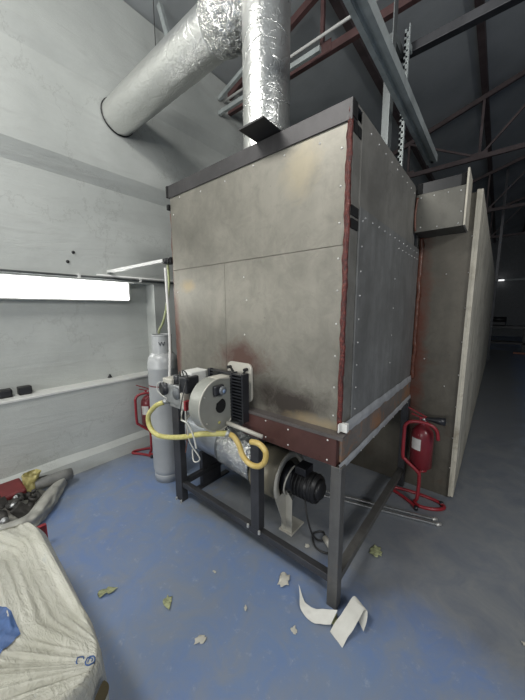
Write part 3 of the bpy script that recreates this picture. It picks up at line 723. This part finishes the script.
A1 = math.atan2(.2+1.2275, -2.25-.527)-PI/2
s2 = dup_tree(st); s2.location = (-2.16,.20,0); s2.rotation_euler = (0,0,A1); s2['label'] = 'red bent tube extinguisher stand at the left wall beside the gas cylinder'
e2 = dup_tree(ex); e2.location = (-2.16,.20,0); e2.rotation_euler = (0,0,A1); e2['label'] = 'red fire extinguisher in the stand at the left wall beside the gas cylinder'

# ------------------------------------------------------------ blower under the oven
FY, FZ = .27, .37
bl = thing('centrifugal_blower', 'tan drum blower with black motor on a cream foot under the oven', 'blower', (-.55,FY,0))
def ring(x0, x1, r0, r1, seg=40): return MB().lathe([(r0,0),(r1,0),(r1,x1-x0),(r0,x1-x0),(r0,0)],(x0,FY,FZ),(1,0,0),seg)
obj('drum', MB().lathe([(.0,0),(.165,0),(.165,.225),(.155,.225),(.155,.18),(0,.175)],(-.70,FY,FZ),(1,0,0),44), M['tan'], bl)
obj('flange_ring', ring(-.475,-.465,.135,.178), M['cream'], bl, 'cream flange ring')
obj('motor_bracket', MB().cyl((-.50,FY,FZ),(-.41,FY,FZ),.10,.075,28), M['darkplastic'], bl)
mo = obj('motor', MB().cyl((-.41,FY,FZ),(-.25,FY,FZ),.085,seg=28).cyl((-.25,FY,FZ),(-.225,FY,FZ),.07,.05,28), M['black'], bl, 'black ribbed motor')
for k in range(6): obj('motor_rib', ring(-.405+k*.026,-.399+k*.026,.08,.092,28), M['black'], mo)
obj('terminal_box', MB().box(-.40,-.32,FY-.05,FY+.05,FZ+.08,FZ+.13,.005), M['darkplastic'], mo)
obj('motor_strap', MB().tube([(-.44+.02*math.sin(a),FY+.11*math.cos(a),FZ+.11*math.sin(a)) for a in [math.radians(100+k*20) for k in range(12)]],.006), M['cream'], bl)
obj('pedestal', MB().prism([(-.50,.215,.008),(-.415,.215,.008),(-.415,.215,.25),(-.455,.215,.30),(-.50,.215,.30)],V((0,.006,0)),.001).box(-.51,-.405,.20,.36,.0,.010,.002).prism([(-.463,.10,.30),(-.463,.235,.30),(-.463,.235,.01),(-.463,.215,.01)],V((-.006,0,0))), M['cream'], bl, 'cream sheet foot')
obj('cable', MB().tube([(-.36,FY,.40),(-.33,FY-.03,.28),(-.30,FY-.05,.18),(-.27,FY-.04,.08),(-.24,FY+.0,.02),(-.20,FY+.06,.01)], .006), M['wire'], bl)
pl = thing('cable_plug', 'small pale plug lying on the floor by the front right oven leg', 'plug', (-.2,.3,0))
obj('body', MB().cyl((-.22,.31,.022),(-.16,.27,.022),.018,seg=14), M['cream'], pl)
obj('cable', MB().tube([(-.22,.31,.02),(-.26,.36,.012),(-.3,.30,.012),(-.24,.22,.012),(-.16,.22,.012),(-.1,.3,.012)], .006), M['wire'], pl)
fd = thing('foil_wrapped_pipe', 'wide foil wrapped pipe lying horizontally under the oven, joined to the blower drum', 'pipe', (-1.1,FY,.2))
FZ2 = .455
obj('smooth_section', wr(11,.003,(-1.44,FY+.01,FZ2+.01),(-1.02,FY,FZ2),.165,60,48), M['foilsmooth'], fd)
obj('wrapped_section', wr(21,.010,(-1.04,FY,FZ2),(-.705,FY,FZ2-.035),.17,60,60), M['foilcrinkle'], fd, 'crumpled foil wrap')
obj('joint_ring', MB().tube([V((-1.03,FY+.172*math.cos(a),FZ2+.172*math.sin(a))) for a in [2*PI*i/32 for i in range(32)]],.008,sub=1,closed=True), M['galvdark'], fd)
obj('end_cap', MB().cyl((-1.455,FY+.01,FZ2+.01),(-1.44,FY+.01,FZ2+.01),.163,seg=36), M['tan'], fd)
for x in (-1.3,): obj('saddle', MB().box(x-.02,x+.02,FY-.10,FY+.10,0.0,.31).box(x-.025,x+.025,FY-.2,FY+.2,0.0,.012), M['frame'], fd)

# ------------------------------------------------------------ floor rods
for i, (a, b, lab) in enumerate([((-.60,.66,.012),(.33,.925,.012),'long bright metal rod on the floor, front one running under the oven to the stand'),
                                ((-.60,.72,.012),(.30,.965,.012),'long bright metal rod on the floor, rear one running under the oven to the stand')]):
    o = thing('metal_rod', lab, 'rod', a)
    obj('shaft', MB().beam(a, b, .022, .012, .002), M['alu'], o)
    obj('tip', MB().cyl(V(b)+V((-.01,-.012,.0)), V(b)+V((.015,.012,.0)), .011, seg=10), M['bolt'], o)

# ------------------------------------------------------------ litter
def crumple(outline, z, amp, n=3, seed=0, thick=.0012):
    t = bmesh.new(); vs = [t.verts.new((x,y,z)) for x, y in outline]; t.faces.new(vs)
    bmesh.ops.triangulate(t, faces=t.faces)
    bmesh.ops.subdivide_edges(t, edges=t.edges, cuts=n, use_grid_fill=True)
    for v in t.verts: v.co.z = z+amp*(1+noise.noise(V((v.co.x*22+seed, v.co.y*22, seed))))*.8
    r = bmesh.ops.extrude_face_region(t, geom=t.faces[:]); bmesh.ops.translate(t, vec=(0,0,thick), verts=[v for v in r['geom'] if isinstance(v, bmesh.types.BMVert)])
    bmesh.ops.recalc_face_normals(t, faces=t.faces)
    return MB()._add(t, None, True)
def blob(cx, cy, r, n=11, seed=0, el=1.0, rot=0):
    P = []
    for k in range(n):
        a = 2*PI*k/n; rr = r*(1+.9*noise.noise(V((math.cos(a)*2.3+seed*3.1, math.sin(a)*2.3, seed*1.7))))
        x, y = rr*math.cos(a)*el, rr*math.sin(a)
        P.append((cx+x*math.cos(rot)-y*math.sin(rot), cy+x*math.sin(rot)+y*math.cos(rot)))
    return P
for (x, y, r, el, rot, mt, name, lab, cat) in [
    (-.265,-.085,.030,1.5,1.9,'scrapw','paper_scrap','torn cream paper scrap on the floor left of the curled white card','scrap'),
    (.07,.425,.030,1.5,1.8,'leaf','dry_leaf','pale green dry leaf on the floor under the right side rail','leaf'),
    (-.96,-.735,.022,2.0,.9,'leaf','dry_leaf','rolled green leaf on the blue floor nearest the white sack','leaf'),
    (-.66,-.562,.022,1.5,2.6,'leaf','dry_leaf','small dry leaf on the blue floor left of centre','leaf'),
    (-.392,-.562,.016,1.7,1.2,'scrapw','paper_scrap','small white paper scrap on the floor at bottom centre','scrap'),
    (-.085,-.259,.015,1.3,2.4,'scrapw','paper_scrap','tiny pinkish paper scrap left of the white card','scrap'),
    (-.284,.195,.012,1.2,0,'scrapw','paper_scrap','tiny white scrap on the floor between middle leg and right leg','scrap'),
    (-.60,-.30,.006,2.0,.4,'scrapw','paint_chip','tiny white chip on the blue floor in front of the frame, left','chip'),
    (-.33,-.33,.007,2.0,2.4,'scrapw','paint_chip','tiny white chip on the blue floor in front of the middle leg','chip'),
    (.75,.35,.009,1.5,.4,'scrapw','paint_chip','tiny white chip at the right edge of the floor','chip'),
    (.02,-.105,.024,1.6,.2,'leaf','dry_leaf','crushed olive leaf half under the curled white card','leaf')]:
    tag(obj(name, crumple(blob(x,y,r,19,x*9+y*7,el,rot),.0005,.010,2,x*5,.0006), M[mt], loc=(x,y,0)), lab, cat)
# curled white card beside the leg: two bent strips
def cardstrip(path, w, thick=.0015):   # path of (centre, width vector)
    m = MB()
    P = [V(p) for p, _ in path]; Wv = [V(q) for _, q in path]
    def ev(L, s):
        n = len(L)-1; f = s*n; i = min(int(f), n-1); u = f-i
        p0, p1, p2, p3 = L[max(i-1,0)], L[i], L[i+1], L[min(i+2,n)]
        return .5*((2*p1)+(p2-p0)*u+(2*p0-5*p1+4*p2-p3)*u*u+(3*p1-p0-3*p2+p3)*u**3)
    m.grid(40, 8, lambda u, v: ev(P,u)+ev(Wv,u)*(v-.5)+V((0,0,.003*noise.noise(V((u*9,v*4,1))))))
    m.grid(40, 8, lambda u, v: ev(P,u)+ev(Wv,u)*(v-.5)+V((0,0,-thick+.003*noise.noise(V((u*9,v*4,1))))))
    return m
c1 = obj('curled_card', cardstrip([((-.165,-.085,.035),(.022,-.018,.0)),((-.130,-.120,.028),(.030,-.010,.0)),((-.095,-.150,.024),(.030,.028,.012)),((-.045,-.155,.022),(.006,.050,.024)),((.0,-.135,.028),(.004,.058,.03)),((.045,-.110,.034),(.008,.055,.034))], .05), M['paper'], loc=(-.06,-.12,0))
tag(c1, 'crumpled white card strip lying left of the front right leg', 'card')
c2 = obj('folded_card', cardstrip([((.083,-.168,.003),(.072,-.025,.0)),((.09,-.13,.02),(.072,-.025,.0)),((.103,-.097,.042),(.071,-.026,.0)),((.113,-.05,.060),(.069,-.028,.0)),((.121,-.005,.073),(.066,-.028,.0)),((.137,.005,.066),(.06,-.03,.0)),((.15,-.02,.045),(.05,-.035,.0)),((.15,-.05,.02),(.045,-.04,.0))], .07), M['paper'], loc=(.1,-.09,0))
tag(c2, 'folded white card leaning at the foot of the front right leg', 'card')

# ------------------------------------------------------------ big white sack, lower left
SX0, SX1, SY0, SY1, SH = -1.36, -.325, -2.1, -.945, .40
def sackfn(u, v):
    # u around v up: superellipse shell
    a = u*2*PI; ca, sa = math.cos(a), math.sin(a)
    p = .17
    ex_ = math.copysign(abs(ca)**p, ca); ey_ = math.copysign(abs(sa)**p, sa)
    mx, my = (SX0+SX1)/2, (SY0+SY1)/2; hx, hy = (SX1-SX0)/2, (SY1-SY0)/2
    if v < .4: k = 1.0+.012*math.sin(v/.4*PI); z = .003+(SH-.05)*(v/.4)
    elif v < .55:
        b = (v-.4)/.15*PI/2; k = 1-.035*(1-math.cos(b)); z = SH-.047+.047*math.sin(b)
    else: k = .965*(1-(v-.55)/.45); z = SH+.0
    x, y = mx+ex_*hx*k, my+ey_*hy*k
    top = max(0, min(1, (v-.35)/.2))
    # pull folds radiating from the top right corner, plus slack
    dxr, dyr = x-(SX1+.02), y-(SY1+.02); ang = math.atan2(dyr, dxr); rad = math.hypot(dxr, dyr)
    wv = .35*noise.noise(V((x*2.2,y*2.2,3)))
    f = (1-abs(noise.noise(V((ang*7+wv*3, rad*.9, 2))))*2)
    f2 = (1-abs(noise.noise(V((ang*19+wv*6, rad*1.6, 6))))*2)
    f3 = (1-abs(noise.noise(V((ang*40+wv*8, rad*4, 11))))*2)
    h = (.020*f+.013*f2+.006*f3)*min(1, rad*2.6)-.010 + .030*noise.noise(V((x*1.6, y*1.6, 9)))
    h -= .05*max(0, (SX0+.25-x)/.25)   # slumps to the far left
    n = V((0,0,1)) if v >= .5 else V((ex_*.6, ey_*.6, .25))
    q = V((x,y,z)) + n*h*(.35+.65*top)
    if v < .02: q.z = .003
    q.z = max(q.z, .003)
    return q
sk = MB(); sk.grid(420, 200, sackfn, closed_u=True)
sack = thing('bulk_sack', 'big wrinkled white woven plastic sack with blue print, filling the lower left corner', 'sack', (-.9,-1.5,0))
so = obj('sack_body', sk, M['sack'], sack)
def topz(x, y, lift=.002):
    best = SH
    return best
def decal(poly, n=5):   # lies on the sack's crown: project outline down onto its surface
    dg = bpy.context.evaluated_depsgraph_get()
    t = bmesh.new(); vs = [t.verts.new((x,y,1)) for x, y in poly]; t.faces.new(vs)
    bmesh.ops.triangulate(t, faces=t.faces); bmesh.ops.subdivide_edges(t, edges=t.edges, cuts=n, use_grid_fill=True)
    loc = V(sack.location)
    for v in t.verts:
        ok, p, nrm, _ = so.ray_cast(V((v.co.x,v.co.y,1))-loc, V((0,0,-1)))
        v.co.z = (p.z+loc.z+.005) if ok else SH
    return MB()._add(t, None, True)
bpy.context.view_layer.update()
obj('blue_print', decal([(-1.05,-1.36),(-.80,-1.155),(-.73,-1.125),(-.62,-1.12),(-.60,-1.175),(-.70,-1.36)], 14), M['blueprint'], sack, 'blue printed block')
obj('torn_hole', MB()._add((lambda t: t)(bmesh.new())).grid(14,8,lambda u,v: V((SX1+.016, -.985-.02*u-.022*math.sin(min(1,u*1.1)*PI*.95+.1)*(v-.5)*2, .375-.10*u))), simple('hole_inside',(.10,.075,.03),.8), sack, 'torn dark hole showing brown contents')
# letters in ring near the corner
def drawn(cx, cy, r, a0, a1, w, n=20):
    pts = []
    for k in range(n+1):
        a = a0+(a1-a0)*k/n; x, y = cx+r*math.cos(a), cy+r*math.sin(a)
        ok, p, nrm, _ = so.ray_cast(V((x,y,1))-V(sack.location), V((0,0,-1)))
        pts.append((x, y, (p.z if ok else SH)+.001))
    return MB().tube(pts, w, seg=6, sub=1)
mc = (-.380,-.995)
obj('printed_mark', drawn(*mc,.013,0,2*PI,.0022), M['blueprint'], sack, 'blue ring')
obj('printed_mark', drawn(*mc,.006,.3,4.6,.0018), M['blueprint'], sack)
obj('printed_mark', drawn(-.405,-1.015,.010,.9,5.2,.002), M['blueprint'], sack, 'small letter c')

# maroon crate behind the sack
cr = thing('maroon_board', 'maroon board standing on edge behind the white sack, only its corner showing', 'board', (-1.58,-.98,0))
obj('board_face', MB().box(-1.59,-1.572,-1.30,-.85,0,.15,.002), M['maroon'], cr)
obj('edge_trim', MB().box(-1.593,-1.568,-.85,-.842,0,.153,.002).box(-1.593,-1.568,-1.30,-.85,.15,.155,.001), M['redtube'], cr)

# ------------------------------------------------------------ scrap sack by the wall
ss = thing('open_scrap_sack', 'grey sack lying open on the floor against the left wall, full of scrap', 'sack', (-2.3,-.85,0))
rim = [(-2.39,-.545,.05),(-2.25,-.56,.09),(-2.08,-.67,.10),(-1.93,-.77,.10),(-1.82,-.90,.10),(-1.90,-1.10,.10),(-2.15,-1.3,.10),(-2.36,-1.25,.10),(-2.38,-.95,.12),(-2.39,-.7,.10)]
nR = len(rim)
def rimfn(u, v):
    f = u*nR; i = int(f) % nR; w_ = f-int(f)
    P = [V(rim[(i+k-1) % nR]) for k in range(4)]
    q = .5*((2*P[1])+(P[2]-P[0])*w_+(2*P[0]-5*P[1]+4*P[2]-P[3])*w_*w_+(3*P[1]-P[0]-3*P[2]+P[3])*w_**3)
    c = V((-2.13,-.93,0)); d = (q-c); d.z = 0; d.normalize()
    o = .02*noise.noise(V((u*30, v*6, 0)))
    if v < .5: s = v/.5; z = .004+s*(q.z); off = .02-.05*s*(s-1)*1.0
    else: s = (v-.5)/.5; z = q.z-.09*s*s+.01*math.sin(s*PI); off = -.13*s
    p = q+d*(off+o); p.z = max(.004, z+o*.6*(1 if v > .05 else 0)); 
    p.x = max(p.x, WX+.012+.06*(p.z<.13)); return p
obj('sack_cloth', MB().grid(160, 22, rimfn, closed_u=True), M['scrapsack'], ss)
obj('sack_bottom', MB().grid(24,2,lambda u,v: V((-2.13,-.93,.02)).lerp(V((-2.13+.26*math.cos(u*2*PI), -.93+.24*math.sin(u*2*PI), .03)), v), closed_u=True), M['scrapsack'], ss)
random.seed(12)
sp = [(-2.02,-.83,.06),(-1.97,-.90,.06),(-2.05,-.92,.09),(-2.12,-.86,.08),(-2.10,-.98,.10),(-1.96,-1.0,.07),(-2.16,-1.06,.10),(-2.0,-1.06,.07),(-2.07,-.78,.05)]
labs = ['beside the grey roll','at the front corner of the sack','in the middle of the heap','under the yellow film','left of the middle of the heap','nearest the white sack','at the left picture edge','at the front left edge','at the back right of the heap']
for i, (x, y, z) in enumerate(sp):
    o = thing('machine_part', 'dark dirty machine part in the open scrap sack, '+labs[i], 'machine part', (x,y,z), 'scrap machine parts in the sack')
    ax = V((random.uniform(-1,1), random.uniform(-1,1), random.uniform(.1,.8))).normalized()
    r = random.uniform(.028,.04); L = random.uniform(.07,.12)
    c = V((x,y,z+.03))
    if i % 3 == 0: b = MB().lathe([(r*.5,-L/2),(r,-L/2),(r,-L/4),(r*.75,-L/4),(r*.75,L/4),(r,L/4),(r,L/2),(r*.5,L/2),(r*.5,-L/2)], c, ax, 20)
    elif i % 3 == 1:
        q = ax.to_track_quat('Z','Y').to_matrix().to_4x4(); q.translation = c
        b = MB().box(-r,r,-r*.8,r*.8,-L/2,L/2,.008,q)
    else: b = MB().cyl(c-ax*L/2, c+ax*L/2, r*.9, r*.6, 16)
    obj('body', b, M['rubber'], o)
    obj('shaft', MB().cyl(c+ax*L*.4, c+ax*L*.8, r*.35, seg=12).lathe([(r*.3,0),(r*.55,0),(r*.55,.012),(r*.3,.012)], c+ax*L*.6, ax, 12), M['alu'] if i % 2 else M['rubber'], o)
tag(obj('maroon_cover', MB().box(-2.36,-2.12,-1.02,-.83,.115,.16,.015), M['maroon'], loc=(-2.24,-.92,.12)), 'dull maroon plastic cover lying in the scrap sack at the left picture edge', 'cover')
tag(obj('grey_roll', MB().lathe([(0,0),(.035,0),(.042,.01),(.045,.12),(.05,.2),(.048,.26),(.03,.262),(0,.25)],(-2.20,-.77,.12),(-.08,.85,-.10),24), M['greyroll'], loc=(-2.2,-.68,.1)), 'grey rolled sleeve lying across the scrap sack towards the wall', 'roll')
def film(u, v):
    a = u*2*PI; r = (.035+.02*v)*(1+.35*noise.noise(V((math.cos(a)*2, math.sin(a)*2, v*3))))
    return V((-2.22-.02*v+r*math.cos(a), -.80+.03*v+r*math.sin(a), .08+.13*v+.012*noise.noise(V((a*2,v*5,3)))))
tag(obj('yellow_film', MB().grid(40,20,film,closed_u=True), M['yellowbag'], loc=(-2.22,-.79,.08)), 'crumpled yellowish plastic film bag standing in the scrap sack', 'film bag')

# ------------------------------------------------------------ far end of the hall
mt = thing('far_machine_table', 'dark machine table silhouette at the far end of the hall', 'machine', (.85,11.5,0))
obj('table_top', MB().box(.1,1.3,11.2,11.9,.82,.9).box(.2,.75,11.3,11.7,.9,1.05,.03), M['black'], mt)
for x in (.15,1.22):
    for y in (11.25,11.82): obj('leg', MB().box(x,x+.06,y,y+.06,0,.82), M['black'], mt)
obj('lower_shelf', MB().box(.15,1.28,11.25,11.85,.3,.36), M['black'], mt)
obj('motor_body', MB().cyl((.3,11.5,1.1),(.75,11.5,1.1),.1), M['black'], mt)
tag(obj('far_ceiling_lamp', MB().box(.36,.60,18.5,18.7,2.9,2.97), M['lit'], loc=(.48,18.6,2.93)), 'tiny lit white lamp on the far end wall', 'lamp')
tag(obj('hall_column', MB().box(.36,.42,9.0,9.06,0,zr(.4)+.1), M['frame'], loc=(.4,9.05,0)), 'grey column standing past the end of the tunnel', 'column')
tag(obj('orange_bar', MB().box(1.0,2.2,11.0,11.06,.02,.08), M['orange'], loc=(1.0,11.0,0)), 'low orange steel bar on the far floor right of the machine table', 'bar')

# ------------------------------------------------------------ unseen lights: overhead lamp at left, plus two added fills
def area(name, loc, target, sx, sy, energy, col):
    l = bpy.data.lights.new(name,'AREA'); l.shape = 'RECTANGLE'; l.size = sx; l.size_y = sy; l.energy = energy; l.color = col
    o = bpy.data.objects.new(name, l); C.objects.link(o); o.location = loc
    o.rotation_euler = (V(target)-V(loc)).to_track_quat('-Z','Y').to_euler(); return o
area('unseen_light', (-1.1,-2.1,3.95), (-1.1,0,1.2), 1.2, .5, 74, (1.0,.99,.95))
area('unseen_light', (3.2,-1.4,3.2), (-.6,.9,1.4), 1.4, .6, 82, (1.0,1.0,.98))  # added fill from the right to lift the side panels, no real lamp
area('rear_fill_light', (-.4,-5.5,1.9), (-.4,0,2.8), 2.4, .4, 100, (1.0,.99,.96))  # added fill behind the camera to brighten roof and channel, no real lamp

w = bpy.data.worlds.new('world'); bpy.context.scene.world = w; w.use_nodes = True
w.node_tree.nodes['Background'].inputs[0].default_value = (.8,.9,1,1)
w.node_tree.nodes['Background'].inputs[1].default_value = .5

# ------------------------------------------------------------ camera
f, pitch, roll, yaw, cam = 284.908, .1436, -.0041, .6888, V((.52696,-1.2275,1.5))
c, s = math.cos(yaw), math.sin(yaw)
def w2b(a, b, z): return V((c*a-s*b, s*a+c*b, z))
cp, spn = math.cos(pitch), math.sin(pitch)
Rv, Uv, Fv = w2b(1,0,0), w2b(0,spn,cp), w2b(0,cp,-spn)
cr_, sr_ = math.cos(roll), math.sin(roll)
R2 = cr_*Rv+sr_*Uv; U2 = -sr_*Rv+cr_*Uv
cd_ = bpy.data.cameras.new('camera'); co = bpy.data.objects.new('camera', cd_); C.objects.link(co)
mm = Matrix((R2, U2, -Fv)).transposed().to_4x4(); mm.translation = cam; co.matrix_world = mm
cd_.sensor_fit = 'AUTO'; cd_.sensor_width = 36; cd_.lens = f/700*36; cd_.clip_start = .02
sc = bpy.context.scene; sc.camera = co
sc.view_settings.view_transform = 'Standard'; sc.view_settings.look = 'None'
sc.view_settings.exposure = -0.22; sc.view_settings.gamma = 1
